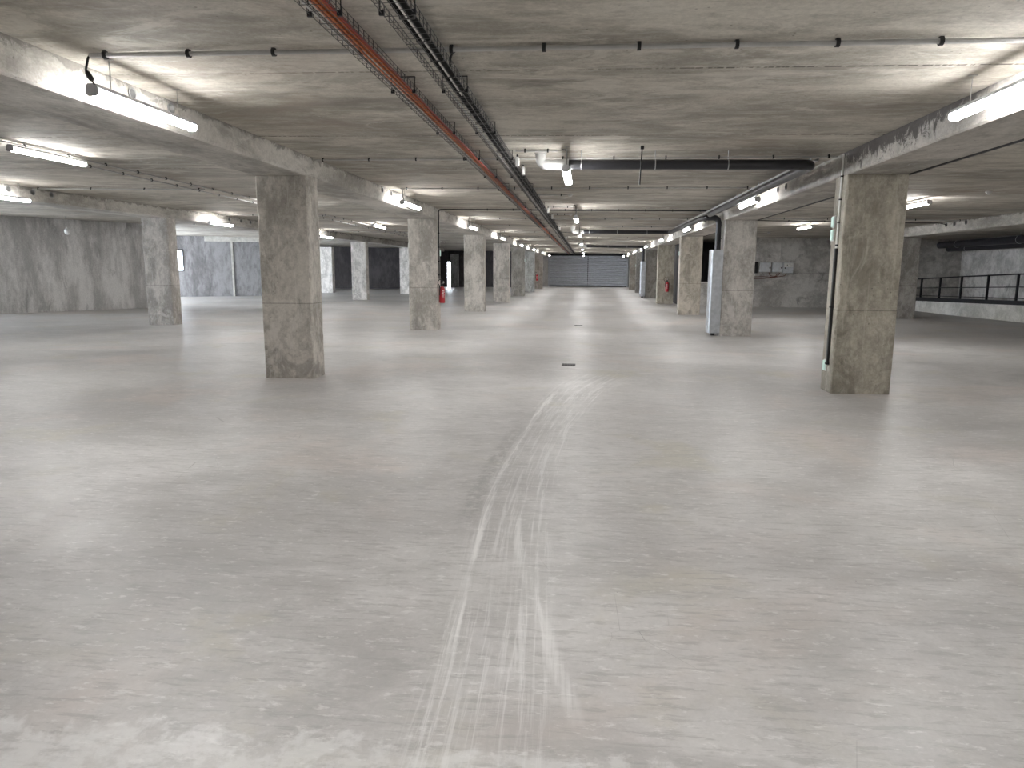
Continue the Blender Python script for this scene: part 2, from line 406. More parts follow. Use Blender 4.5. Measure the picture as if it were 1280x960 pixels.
# far dark walls
m = MB(); wall_seg(m, (-23, 50.5), (-12.3, 52.6), .3); structure(m.build('wall_back_left', M['wall_dark']))
m = MB(); wall_seg(m, (-12.3, 52.6), (-12.3, 58), .3, side=1)
wall_seg(m, (-12.6, 58), (-11.40, 58), .3); wall_seg(m, (-11.02, 58), (-4.3, 58), .3); wall_seg(m, (-11.40, 58), (-11.02, 58), .3, 2.02, None)
structure(m.build('wall_back_slit', M['wall_dark']))
m = MB(); wall_seg(m, (-4.3, 58), (-4.3, 61.8), .25); structure(m.build('wall_back_return', M['wall']))
# end wall around the roller shutter
m = MB(); wall_seg(m, (-4.3, 61.8), (-3.25, 61.8), .3); wall_seg(m, (3.42, 61.8), (4.4, 61.8), .3); wall_seg(m, (-3.25, 61.8), (3.42, 61.8), .3, 2.70, None)
wall_seg(m, (-3.6, 62.25), (3.8, 62.25), .15)  # hidden backing added behind the shutter to stop sky light leaking through
structure(m.build('wall_back', M['wall']))
# right: wall of the electrical boxes, parapet with a dark shaft behind
m = MB(); wall_seg(m, (6.62, 30.95), (15.3, 30.95), .25); structure(m.build('wall_right_rear', M['wall_patchy']))
m = MB(); wall_seg(m, (4.05, 31.7), (6.62, 31.7), .2, 0, .98); wall_seg(m, (6.62, 31.2), (6.62, 31.9), .2, 0, None, -1)
structure(m.build('wall_right_parapet', M['wall_patchy']))
m = MB().box(4.05, 6.62, 31.68, 31.92, .98, 1.02); structure(m.build('trim_3', M['kerb']))
m = MB(); wall_seg(m, (4.05, 32.6), (4.05, 61.8), .2, side=-1); wall_seg(m, (4.25, 36.5), (12, 36.5), .2); wall_seg(m, (9.5, 31.2), (9.5, 36.5), .2)
structure(m.build('wall_right_shaft', M['wall_dark']))
m = MB(); wall_seg(m, (15.1, 4), (15.1, 31), .3, side=-1); structure(m.build('wall_right', M['wall_patchy']))
m = MB(); wall_seg(m, (15.1, 4), (18, 4), .3, side=-1); wall_seg(m, (18, 4), (18, -12), .2); structure(m.build('wall_right_near', M['wall']))
m = MB(); wall_seg(m, (-23, -11.8), (18, -11.8), .2, side=-1); structure(m.build('wall_front', M['wall']))

# ------------------------------------------------------------------ beams
def cut_holes(o, holes, axis_from):
    """real recesses of 0.3 m with a sleeve ring left proud of the face"""
    cb = MB()
    for (Y, dz, r) in holes:
        X, s_ = axis_from(Y); z = zs(X, Y) - dz
        cb.lathe([(r, -.05), (r, .3)] if s_ > 0 else [(r, -.3), (r, .05)], (X, Y, z), 20, 'x')
    c = cb.build('cutter'); 
    md = o.modifiers.new('b', 'BOOLEAN'); md.object = c; md.operation = 'DIFFERENCE'; md.solver = 'EXACT'
    bpy.context.view_layer.update()
    dg = bpy.context.evaluated_depsgraph_get()
    me = bpy.data.meshes.new_from_object(o.evaluated_get(dg))
    o.modifiers.clear(); o.data = me
    bpy.data.objects.remove(c)
    for (Y, dz, r) in holes:
        X, s_ = axis_from(Y); z = zs(X, Y) - dz
        sl = MB(); n = 20; vs = []
        for (rr, h) in ((r + .006, -.012), (r - .008, -.012), (r - .008, .27), (r + .001, .27)):
            for k in range(n):
                a = 2 * PI * k / n; vs.append((X + h * s_, Y + rr * math.cos(a), z + rr * math.sin(a)))
        fs = [(i * n + k, i * n + (k + 1) % n, ((i + 1) % 4) * n + (k + 1) % n, ((i + 1) % 4) * n + k) for i in range(3) for k in range(n)]
        sl.add(vs, fs, True)
        sl.build('pipe_sleeve', M['sleeve'], o)

def beam(name, fr, fl, ya, yb, mat, label, ch=.018):
    """fr(Y), fl(Y) right and left faces"""
    mb = MB(); ys = [ya + (yb - ya) * i / 30 for i in range(31)]
    rows = []
    for Y in ys:
        r, l = fr(Y) + random.uniform(-.003, .003), fl(Y); zb = zs(r, Y) - BD
        rows.append([(l, Y, zs(l, Y) + .02), (l, Y, zb + ch), (l + ch, Y, zb), (r - ch, Y, zb), (r, Y, zb + ch), (r, Y, zs(r, Y) + .02)])
    vs = [p for R_ in rows for p in R_]; fs = []
    for i in range(30):
        for k in range(6): fs.append((i * 6 + k, i * 6 + (k + 1) % 6, (i + 1) * 6 + (k + 1) % 6, (i + 1) * 6 + k))
    fs.append(tuple(range(6))); fs.append(tuple(range(180, 186)))
    mb.add(vs, fs); o = mb.build(name, mat); tag(o, label, 'beam'); return o
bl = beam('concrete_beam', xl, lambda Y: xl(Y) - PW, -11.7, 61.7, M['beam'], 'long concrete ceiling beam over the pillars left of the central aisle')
br = beam('concrete_beam', lambda Y: XR + PW, lambda Y: XR, -11.7, 61.7, M['beam_stained'], 'water-stained concrete ceiling beam over the pillars right of the central aisle')
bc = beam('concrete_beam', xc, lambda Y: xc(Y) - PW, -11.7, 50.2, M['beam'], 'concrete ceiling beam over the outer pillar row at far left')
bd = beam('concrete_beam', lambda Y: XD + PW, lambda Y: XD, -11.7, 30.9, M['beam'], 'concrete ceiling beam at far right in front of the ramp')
LL_ = [6.05, 6.62, 13.35, 13.95, 20.6, 21.2, 27.6, 28.2]
cut_holes(bl, [(y, .075, .048) for y in LL_], lambda Y: (xl(Y), -1))
cut_holes(br, [(y, .105, .05) for y in (12.25, 12.75, 19.7, 20.2, 26.9, 27.4)], lambda Y: (XR, 1))
cut_holes(bc, [(y, .09, .055) for y in (13.35, 13.95, 14.45, 21.6, 22.3, 22.9, 29.0, 29.6, 30.2)], lambda Y: (xc(Y), -1))
cut_holes(bd, [(y, .075, .06) for y in (20.3, 20.9, 21.35)], lambda Y: (XD, 1))

# ------------------------------------------------------------------ pillars
def pillar(xa, ya, w, d, label, tint=(1, 1, 1), group=None):
    """front left corner at xa,ya; rough chamfered arrises"""
    mb = MB(); N = 26; zt = min(zs(xa, ya), zs(xa + w, ya + d)) - BD; rows = []
    cj = [[random.uniform(.010, .018) for _ in range(4)] for _ in range(N)]
    for q in range(6):
        cj[random.randrange(N)][random.randrange(4)] = random.uniform(.026, .04)
    for i in range(N):
        z = zt * i / (N - 1); a, b, c, e = cj[i]
        x0, x1, y0, y1 = -w / 2, w / 2, 0, d
        rows += [(x0 + a, y0, z), (x1 - b, y0, z), (x1, y0 + b, z), (x1, y1 - c, z), (x1 - c, y1, z), (x0 + e, y1, z), (x0, y1 - e, z), (x0, y0 + a, z)]
    fs = []
    for i in range(N - 1):
        for k in range(8): fs.append((i * 8 + k, i * 8 + (k + 1) % 8, (i + 1) * 8 + (k + 1) % 8, (i + 1) * 8 + k))
    fs.append(tuple(range(8))[::-1]); fs.append(tuple(range((N - 1) * 8, N * 8)))
    mb.add(rows, fs); o = mb.build('concrete_pillar', M['pillar']); o.location = (xa + w / 2, ya, 0)
    o.color = (*tint, 1); tag(o, label, 'pillar', group or 'concrete pillars'); return o
LY = [9.78, 17.93, 25.7, 33.2, 40.4, 47.2, 54.5]; RY = [9.47, 17.37, 25.2, 33.0, 39.8, 47.3, 54.2]
Llab = ['broad concrete pillar nearest the viewer on the left of the aisle',
        'concrete pillar with a fire extinguisher on its right side, left of the aisle',
        'grey concrete pillar just beyond the extinguisher pillar on the left of the aisle',
        'pale concrete pillar second beyond the left extinguisher pillar',
        'dark concrete pillar third beyond the left extinguisher pillar',
        'concrete pillar in the left row just before the far one with an extinguisher',
        'far brown concrete pillar in the left row nearest the roller shutter']
Ltint = [(.97, .95, .92), (1.08, 1.06, 1.03), (1.02, 1.0, .97), (1.12, 1.09, 1.06), (.62, .60, .57), (.80, .82, .82), (.66, .60, .55)]
for i, Y in enumerate(LY): pillar(xl(Y) - PW, Y, PW, .42, Llab[i], Ltint[i])
Rlab = ['brown-grey concrete pillar nearest the viewer on the right of the aisle',
        'rough concrete pillar with a tall metal pipe cover on its left side, nearer of two such',
        'concrete pillar with dark stained lower corners, right of the aisle behind the pipe cover pillar',
        'brown concrete pillar with a fire extinguisher on its front, right of the aisle',
        'dark concrete pillar beside the smaller far pipe cover',
        'concrete pillar just beyond the far pipe cover on the right',
        'last concrete pillar of the right row before the roller shutter']
Rtint = [(.80, .77, .69), (.92, .91, .90), (.93, .88, .80), (.80, .76, .67), (.62, .60, .57), (.62, .61, .59), (.76, .72, .66)]
for i, Y in enumerate(RY): pillar(XR, Y, PW if i < 4 else .64, .42, Rlab[i], Rtint[i])
CY = [18.4, 26.2, 33.95, 41.9]
Clab = ['concrete pillar of the outer left row nearest the viewer',
        'concrete pillar of the outer left row hidden behind the broad left pillar',
        'pale concrete pillar of the outer left row between the dark wall openings',
        'bluish pale concrete pillar of the outer left row beside the extinguisher pillar']
for i, Y in enumerate(CY): pillar(xc(Y) - PW, Y, PW, .42, Clab[i], (1.0, .98, .97) if i < 2 else (1.15, 1.14, 1.13))
pillar(-16.3, 42.8, .74, .42, 'daylit white concrete pillar standing before the dark back wall at left', (1.2, 1.2, 1.2))
pillar(-10.92, 57.0, .62, .4, 'dim concrete pillar right of the narrow bright slit at the far left back', (.5, .52, .54))
pillar(XD, 24.45, PW, .42, 'concrete pillar at far right beside the black ramp railing', (.72, .71, .70))

# ------------------------------------------------------------------ lamps
LEN = 1.35
def make_lamp(drop):
    """tube lamp along Y, origin on the slab above its middle"""
    root = bpy.data.objects.new('tube_lamp', None); COL.objects.link(root); root.empty_display_size = .1
    z = -drop; h = LEN / 2
    dif = [(-.041, .012), (-.047, .003)] + [(-.048 * math.cos(a), -.004 - .038 * math.sin(a)) for a in [PI * i / 10 for i in range(0, 11)]] + [(.047, .003), (.041, .012)]
    mb = MB()
    mb.extrude(dif, -h + .012, h - .012, lambda u, w, t: (u, t, z + w), True)
    mb.build('diffuser', M['tube'], root)
    hs = [(-.045, .011), (.045, .011), (.045, .024), (.028, .044), (-.028, .044), (-.045, .024)]
    mb = MB(); mb.extrude(hs, -h, h, lambda u, w, t: (u, t, z + w))
    for e in (-1, 1):   # end caps
        mb.extrude([(-.049, -.026), (-.03, -.043), (.03, -.043), (.049, -.026), (.049, .011), (-.049, .011)], e * h, e * (h - .011), lambda u, w, t: (u, t, z + w))
    mb.build('housing', M['housing'], root)
    for e in (-.45, .45):
        mb = MB(); mb.tube([(0, e, z + .04), (0, e, -.004)], .004, 6); mb.box(-.03, .03, e - .012, e + .012, -.008, .004); mb.box(-.02, .02, e - .015, e + .015, z + .038, z + .046)
        mb.build('suspension_rod', M['conduit'], root)
    return root
protos = {}
def lamp(X, Y, drop, label, group, rx=0.0):
    if drop not in protos: o = protos[drop] = make_lamp(drop)
    else: o = copy_tree(protos[drop])
    o.location = (X, Y, zs(X, Y)); o.rotation_euler = (math.atan(-.0055) + rx, 0, 0)
    tag(o, label, 'lamp', group); return o
def lowlab(i, side, first):
    return first if i == 0 else f'lit tube lamp hung along the {side}, {ORD[i]} in view from the viewer'
gl_, gr_, gc_ = 'tube lamps along the left beam', 'tube lamps along the right beam', 'tube lamps over the middle of the aisle'
lamp(xl(-1.7) + .31, -1.7, .27, 'tube lamp on the left beam behind the viewer', gl_)
for i, Y in enumerate([5.78, 14.25, 21.5, 28.4, 35.5, 42.6, 49.8, 57.0]):
    lamp(xl(Y) + .31, Y, .27, lowlab(i, 'left aisle beam', 'long bright tube lamp at upper left with a black cable at its near end'), gl_)
lamp(XR - .30, -1.8, .25, 'tube lamp on the right beam behind the viewer', gr_)
for i, Y in enumerate([5.58, 13.55, 21.5, 28.7, 36.0, 43.4, 50.5, 57.5]):
    lamp(XR - .30, Y, .25, lowlab(i, 'right aisle beam', 'long bright tube lamp cut by the right picture edge under the stained beam'), gr_)
lamp(-.28, 2.0, .29, 'tube lamp over the middle of the aisle above the viewer', gc_)
for i, Y in enumerate([9.6, 17.4, 25.0, 32.5, 40.0, 47.5, 55.0]):
    lamp(-.28 + .004 * i, Y, .29, lowlab(i, 'middle of the aisle', 'short-looking bright tube lamp hanging just in front of the black drain pipe'), gc_)
gb = 'tube lamps of the left bay'
lamp(-7.3, 1.9, .10, 'tube lamp of the left bay behind the viewer', gb)
for Y, t in ((9.25, 'bright tube lamp at far left under two parallel conduits'), (16.7, 'tube lamp of the left bay hidden behind the broad left pillar'), (24.2, 'tube lamp on the left bay ceiling seen between the first two left pillars')):
    lamp(-7.25 + (Y - 9) * .01, Y, .10, t, gb)
gb = 'tube lamps along the outer left beam'
for Y, t in ((12.8, 'bright tube lamp cut by the left picture edge on the outer left beam'), (20.5, 'tube lamp on the outer left beam just right of its nearest pillar'), (28.3, 'tube lamp on the outer left beam peeping past the broad left pillar')):
    lamp(xc(Y) + .34, Y, .30, t, gb)
gb = 'tube lamps of the right bay'
for Y, t in ((0.4, 'tube lamp of the right bay behind the viewer'), (7.9, 'tube lamp of the right bay outside the right picture edge'), (15.4, 'tube lamp half hidden by the right edge of the nearest right pillar'), (22.6, 'tube lamp above the wall with the grey electrical boxes')):
    lamp(6.5, Y, .10, t, gb)
lamp(12.9, 12.0, .12, 'unseen tube lamp outside the right picture edge, added to brighten the ramp kerb', 'unseen lamps brightening the ramp')  # unseen lamp, kept to brighten the kerb and floor by the ramp

# cable and plug of the nearest left lamp
X = xl(5.78) + .31; zc = zs(X, 5.1)
t = empty('lamp_cable', (X, 5.12, zc), 'black lamp cable with plug dropping from the conduit to the long upper left lamp', 'cable')
def rel(p): return (p[0] - X, p[1] - 5.12, p[2] - zc)
MB().tube([rel(p) for p in fillet([(X + .03, 5.14, zc - .03), (X - .02, 5.13, zc - .03), (X - .03, 5.10, zc - .14), (X - .01, 5.09, zc - .19)], .05)], .0085, 8).build('lead', M['black'], t)
MB().tube([rel(p) for p in [(X - .014, 5.09, zc - .15), (X - .006, 5.09, zc - .165), (X + .012, 5.095, zc - .20), (X + .016, 5.095, zc - .212)]], [.014, .02, .02, .012], 8).build('plug', M['black'], t)
MB().tube([rel(p) for p in [(X + .012, 5.095, zc - .205), (X + .025, 5.10, zc - .232), (X + .03, 5.125, zc - .240), (X + .02, 5.16, zc - .236)]], .005, 6).build('flex', M['black'], t)
# short drops for the aisle lamps
for n_, (X, Y) in enumerate(((-.28, 9.3), (-.276, 16.9), (-.27, 24.5))):
    zc = zs(X, Y); pts = fillet([(X - .06, Y - .05, zc - .02), (X - .005, Y - .05, zc - .02), (X + .0, Y - .05, zc - .12), (X, Y + .05, zc - .25)], .05)
    tag(MB().tube(pts, .008, 6).build('lamp_cable', M['black']), ('black lamp cable dropping to the ' + ORD[n_] + ' aisle lamp'), 'cable', 'drops of the aisle lamps')
for n_, (fx, ys, dr, nm) in enumerate(((lambda Y: xl(Y) + .31, (13.7, 20.9, 27.8), .27, 'left'), (lambda Y: XR - .30, (13.0, 20.95, 28.1), .25, 'right'))):
    for k_, Y in enumerate(ys):
        X = fx(Y); zc = zs(X, Y); pts = fillet([(X, Y, zc - .01), (X - .02, Y, zc - .12), (X, Y + .03, zc - dr + .035)], .05)
        tag(MB().tube(pts, .008, 6).build('lamp_cable', M['black']), f'thin black cable dropping to the {ORD[k_ + 1]} lamp on the {nm} aisle beam', 'cable', 'drops of the beam lamps')

# ------------------------------------------------------------------ conduits across the ceiling
def conduit(pts, label, clip_from, clip_to, n, r=.0125, grp='ceiling conduits', clipsz=1.0, mat='conduit', rad=.08):
    o = MB().tube(fillet(pts, rad), r, 8).build('conduit', M[mat]); tag(o, label, 'conduit', grp)
    a, b = Vector(clip_from), Vector(clip_to); d = (b - a).normalized()
    sd = Vector((0, 0, 1)) if abs(d.z) < .5 else Vector((1, 0, 0))
    proto = None
    for i in range(n):
        p = a.lerp(b, i / max(1, n - 1)) if n > 1 else a
        if proto is None:
            mb = MB(); w = .009 * clipsz
            mb.tube([-d * w, d * w], r + .008 * clipsz, 10)
            q = [(x, y) for x in (-.012, .012) for y in (-w, w)]
            e = d.cross(sd).normalized()
            b0 = [e * .013 + d * w, -e * .013 + d * w, -e * .013 - d * w, e * .013 - d * w]
            mb.hexa(b0, [v + sd * .030 * clipsz for v in b0])
            c = proto = mb.build('clip', M['black'], o)
        else:
            c = proto.copy(); COL.objects.link(c); c.parent = o
        c.location = p
    return o
def cross(Y, xa, xb, label, step=.57, off=.028, dy=0.0, turn=None, **kw):
    a = (xa, Y, zs(xa, Y) - off); b = (xb, Y + dy, zs(xb, Y + dy) - off); n = max(2, int(abs(xb - xa) / step))
    s_ = .12 if xb > xa else -.12
    ca = (a[0] + s_, Y, zs(a[0] + s_, Y) - off); cb_ = (b[0] - s_, Y + dy, zs(b[0] - s_, Y + dy) - off)
    return conduit([a, b], label, ca, cb_, n, **kw)
cross(5.13, xl(5.1) + .31, XR - .2, 'thick grey conduit nearest the viewer, crossing the ceiling from the upper left lamp', .575, r=.017, clipsz=1.35, dy=-.03)
cross(10.06, xl(10) + .02, XR - .03, 'grey ceiling conduit crossing the aisle above the black drain pipe', .62, dy=-.3)
cross(13.55, xl(13.5) + .3, XR - .3, 'ceiling conduit crossing the aisle beyond the nearest aisle lamp', .6, dy=-.4)
cross(9.3, -.93, -.40, 'short ceiling conduit from the black mesh tray to the nearest aisle lamp', .36)
cross(14.55, -1.25, -.42, 'short ceiling conduit from the black tray to the white detector', .3)
cross(17.2, -.93, -.36, 'short ceiling conduit feeding the second aisle lamp', .4)
cross(19.4, -.93, -.5, 'short ceiling conduit to the small white detector beyond the second aisle lamp', .3)
cross(21.2, xl(21) + .3, XR - .3, 'thin ceiling conduit at the third left beam lamp', .7, dy=-.5)
cross(24.3, xl(24.3) + .02, XR - .03, 'thin ceiling conduit beside the third left pillar', .8)
cross(28.2, xl(28) + .3, XR - .3, 'thin far ceiling conduit at the fourth left beam lamp', .9)
cross(32.0, xl(32) + .02, XR - .03, 'thin far ceiling conduit just before the fourth pillars', 1.1)
cross(35.4, xl(35) + .3, XR - .3, 'thin far ceiling conduit at the fifth left beam lamp', 1.2)
cross(42.5, xl(42) + .3, XR - .3, 'faint far ceiling conduit at the sixth left beam lamp', 1.5)
# conduit that turns down the extinguisher pillar
Y = 18.1; xf = xl(Y) + .022
o = conduit([(XR - .03, Y - .2, zs(XR, Y) - .028), (xf, Y, zs(xf, Y) - .03), (xf, Y, 1.30)], 'dark conduit crossing the ceiling and turning down the left extinguisher pillar',
            (xf + .6, Y, zs(xf + .6, Y) - .03), (XR - .5, Y - .18, zs(XR - .5, Y) - .03), 10, mat='black', r=.016)
for z in (2.45, 2.1, 1.75, 1.4):
    c = MB().box(-.03, .02, -.03, .03, -.015, .015, .004).build('wall_clip', M['black'], o); c.location = (xf, Y, z)
X = XR + PW + .016  # thin black tube added to draw the shadow gap at this beam edge
tag(MB().tube([(X, y, zs(X, y) - BD + .002) for y in (-3, 4, 9.3, 9.9, 17, 25, 33)], [.013, .013, .016, .016, .013, .013, .013], 8).build('black_cable_or_shade', M['black']), 'added black strand drawing the shadow gap along the lower right edge of the stained beam', 'cable')
# left bay
def along_y(X, ya, yb, label, step=.62, off=.028, slope=0.0):
    a = (X, ya, zs(X, ya) - off); xb = X + slope * (yb - ya); b = (xb, yb, zs(xb, yb) - off)
    return conduit([a, b], label, a, b, int((yb - ya) / step), grp='left bay conduits')
along_y(-7.22, 4.0, 40.0, 'upper of two long conduits running away over the left bay lamps', .8, slope=-.02)
along_y(-7.72, 9.9, 40.0, 'lower of two long conduits running away across the left bay ceiling', .8, slope=-.03)
cross(13.85, xc(13.85) + .1, -7.6, 'thin conduit crossing the left bay ceiling above the outer beam holes', .75, grp='left bay conduits')
cross(20.6, xc(20.6) + .1, -7.6, 'thin conduit crossing the left bay ceiling behind the broad left pillar', .85, grp='left bay conduits')
cross(29.4, xc(29.4) + .1, -4.9, 'thin far conduit crossing the left bay ceiling at the second hole group', .95, grp='left bay conduits')
# right bay
cross(20.2, 4.0, XD - .02, 'thin conduit crossing the right bay ceiling to the holes in the far right beam', .9, dy=.15, grp='right bay conduits')
Y = 21.4
o = conduit([(4.0, 20.9, zs(4, 21) - .028), (9.0, 21.4, zs(9, 21) - .028), (9.75, 21.35, zs(9.7, 21) - .03), (XD + .02, 21.34, zs(XD, 21) - .08)], 'thin black cable sagging into the left hole of the far right beam', (4.6, 20.96, zs(4.6, 21) - .028), (8.6, 21.36, zs(8.6, 21) - .028), 5, r=.010, mat='black', grp='right bay conduits')

# ------------------------------------------------------------------ wire mesh cable trays
def tray(X, name, label, ya=1.5, yb=61.0, w=.17, d=.055, off=.115, xs=None):
    root = empty(name, (X, ya, zs(X, ya) - off), label, 'cable tray', 'mesh cable trays')
    mb = MB(); ox, oy, oz = root.location
    def P(u, Y, h): return (X + u - ox, Y - oy, zs(X, Y) - off + h - oz)
    rails = [(-w / 2, d), (-w / 2, d * .5)] + [(-w / 2 + w * k / 4, 0) for k in range(5)] + [(w / 2, d * .5), (w / 2, d)]
    for u, h in rails: mb.tube([P(u, ya, h), P(u, yb, h)], .0027, 4)
    Y = ya
    while Y < yb:
        mb.tube([P(-w / 2, Y, d), P(-w / 2, Y, 0), P(w / 2, Y, 0), P(w / 2, Y, d)], .0034, 4)
        Y += .1 if Y < 24 else .3
    mb.build('wire_basket', M['wire'], root)
    Y = ya + .9; proto = None
    while Y < yb:
        if proto is None:
            mb = MB()
            mb.tube([(-w / 2 - .01, 0, .012), (-w / 2 - .01, 0, off)], .0035, 6); mb.tube([(w / 2 + .01, 0, .012), (w / 2 + .01, 0, off)], .0035, 6)
            mb.box(-w / 2 - .014, w / 2 + .014, -.010, .010, off - .006, off)
            mb.box(-w / 2 - .016, -w / 2 + .012, -.010, .010, -.012, .016, .003); mb.box(w / 2 - .012, w / 2 + .016, -.010, .010, -.012, .016, .003)
            c = proto = mb.build('hanger', M['dark_metal'], root)
        else:
            c = proto.copy(); COL.objects.link(c); c.parent = root
        c.location = P(0, Y, 0); Y += 1.75
    return root
XO, XB = -1.50, -1.08
tray(XO, 'mesh_cable_tray', 'left of two wire mesh trays under the ceiling, filled with orange cables', w=.17)
tray(XB, 'mesh_cable_tray', 'right of two wire mesh trays under the ceiling, holding black cables', w=.18, d=.06)
def cable(X, u, r, mat, label, group, ya=1.6, yb=60.5, base=.108, wob=.006, ties=None, seed=0, h0=0.0):
    rnd = random.Random(seed); pts = []; Y = ya; k = 0
    while Y < yb:
        a = u + wob * math.sin(Y * .9 + seed * 1.7) + rnd.uniform(-wob, wob) * .5
        pts.append((X + a, Y, zs(X, Y) - base + r + .004 + h0 + .003 * math.sin(Y * 2.1 + seed))); Y += .5
    o = MB().tube(pts, r, 6).build(name_of[mat], M[mat]); tag(o, label, 'cable', group)
    return o
name_of = {'black_cable_or_shade': 'black_cable_or_shade', 'orange': 'orange_cable', 'red_sheath': 'red_cable', 'black': 'black_cable_or_shade', 'white_sheath': 'white_cable', 'conduit': 'grey_cable'}
for i, (u, mt, h) in enumerate([(-.030, 'orange', 0), (-.006, 'orange', .0), (.019, 'orange', 0), (-.016, 'orange', .0175), (.006, 'orange', .0175)]):
    cable(XO, u + .012, .0085, mt, 'orange cable lying in the left mesh tray', 'orange cables in the left mesh tray', seed=i, h0=h)
for i, (u, h) in enumerate([(.042, 0), (.030, .0175)]):
    cable(XO, u + .012, .008, 'red_sheath', 'red cable lying among the orange cables in the left mesh tray', 'red cables in the left mesh tray', seed=20 + i, h0=h)
tag(cable(XO, -.066, .009, 'conduit', 'grey tube along the left side of the orange cable tray', None, seed=9, wob=.001), None, 'cable')
for i, (u, r) in enumerate([(-.004, .020), (.048, .019)]):
    o = cable(XB, u, r, 'black_cable_or_shade', ['thicker left black cable in the right mesh tray', 'thinner right black cable in the right mesh tray'][i], 'black cables in the right mesh tray', seed=30 + i, wob=.004)
    if i == 0:
        Y = 2.6; pr = None
        while Y < 30:
            if pr is None: c = pr = MB().box(-.034, .062, -.008, .008, -.020, .028, .006).build('cable_tie', M['wire'], o)
            else: c = pr.copy(); COL.objects.link(c); c.parent = o
            c.location = (XB + .008, Y, zs(XB, Y) - .108 + .02); Y += .42
cable(XB, .022, .006, 'white_sheath', 'thin white cable lying between the two black cables in the right tray', None, seed=41, wob=.002, yb=6.2)
cable(XB, -.055, .008, 'conduit', 'grey cable running beside the black cables in the right mesh tray', None, seed=43, wob=.004, ya=6.0)
tag(MB().tube(fillet([(XB + .08, 5.28, zs(XB, 5.3) - .10), (XB + .10, 5.20, zs(XB, 5.2) - .04), (XB + .16, 5.13, zs(XB, 5.13) - .026)], .05), .008, 6).build('cable_end', M['black']),
    'short black cable bending from the right mesh tray into the nearest conduit', 'cable')
# white junction boxes on the black tray
gj = 'white junction boxes on the tray'
proto = None
for i, Y in enumerate([9.7, 10.6, 17.3, 19.3, 24.6, 31.8]):
    if proto is None:
        t = empty('junction_box', (0, 0, 0), '', 'junction box', gj)
        MB().box(-.018, .018, -.055, .055, -.055, .055, .006).build('body', M['white_pvc'], t)
        MB().box(.018, .024, -.048, .048, -.048, .048, .002).build('lid', M['box_pale'], t)
        for s_ in (-.03, .03): MB().tube([(0, s_, .055), (0, s_, .085)], .010, 8).build('cable_gland', M['black'], t)
        proto = t
    else: t = copy_tree(proto)
    t.location = (XB + .135, Y, zs(XB, Y) - .10)
    t['label'] = ['white junction box on the black cable tray, nearest of the row', 'white junction box second along the black cable tray, beside the pipe elbow',
                  'white junction box on the black tray at the second aisle lamp', 'white junction box on the black tray just beyond the second aisle lamp',
                  'small far white junction box on the black tray at the second drain pipe', 'farthest white junction box on the black tray'][i]

# ------------------------------------------------------------------ drain pipes
def strap(parent, p, zt, r):
    mb = MB(); x, y, z = p
    for s_ in (-.006, .006): pass
    mb.tube([(x, y, z + r), (x, y, zt)], .005, 6)
    n = 16; mb.tube([(x, y + (r + .003) * math.cos(2 * PI * k / n), z + (r + .003) * math.sin(2 * PI * k / n)) for k in range(n)], .006, 5, closed=True)
    mb.build('pipe_strap', M['steel'], parent)
def drain(Yp, xa, xe, run, label, r=.065, drop=.17, straps=(.35, .75, 1.4), down=None):
    z = lambda x, y: zs(x, y) - drop
    t = empty('drain_pipe', (xa, Yp, zs(xa, Yp)), label, 'pipe', 'black drain pipes'); ox, oy, oz = t.location
    R = lambda L: [(p[0] - ox, p[1] - oy, p[2] - oz) for p in L]
    pw = fillet([(xa, Yp, zs(xa, Yp) - .002), (xa, Yp, z(xa, Yp)), (xa + .36, Yp, z(xa + .36, Yp))], .11, 8)
    MB().tube(R(pw), r * 1.05, 18).build('white_elbow', M['white_pvc'], t)['label'] = 'white plastic elbow'
    MB().tube(R([(xa, Yp, zs(xa, Yp) - .001), (xa, Yp, zs(xa, Yp) - .05)]), r * 1.25, 18).build('collar', M['white_pvc'], t)
    path = [(xa + .30, Yp, z(xa + .3, Yp)), (xe, Yp, z(xe, Yp))] + run
    MB().tube(R(fillet(path, .15, 8)), r, 20).build('black_pipe', M['black_pipe'], t)
    for f in straps:
        x = xa + f
        strap(t, (x - ox, 0, z(x, Yp) - oz), zs(x, Yp) - oz, r)
    return t
xr = XR - .43
drain(9.45, -.62, xr, [(xr, 16.9, zs(xr, 16.9) - .19)], 'black drain pipe with a white elbow across the ceiling behind the nearest aisle lamp', straps=(.52, 1.45, 2.35), r=.062)
drain(24.9, -.5, xr, [(xr, 18.2, zs(xr, 18.2) - .20), (xr + .02, 17.55, zs(xr, 17.6) - .22), (XR - .11, 17.55, zs(xr, 17.6) - .22), (XR - .11, 17.55, 2.02)],
      'black drain pipe with a white elbow that turns down into the nearer tall metal cover', straps=(.55, 1.5, 2.5))
drain(38.9, -.4, XR - .13, [(XR - .13, 39.9, zs(3, 39.9) - .2), (XR - .13, 40.0, 1.945)], 'farther black drain pipe that turns down into the far metal cover', straps=(.55, 1.5, 2.5))
# black threaded rod with a short hanging strap in front of the nearest drain pipe
Xs, Ys = .64, 9.1
tag(MB().tube([(Xs, Ys, zs(Xs, Ys)), (Xs - .02, Ys - .02, zs(Xs, Ys) - .46)], .008, 6).box(Xs - .02, Xs + .02, Ys - .02, Ys + .02, zs(Xs, Ys) - .04, zs(Xs, Ys)).build('hanging_rod', M['dark_metal']),
    'thin black rod hanging from the ceiling beside the nearest drain pipe', 'rod')
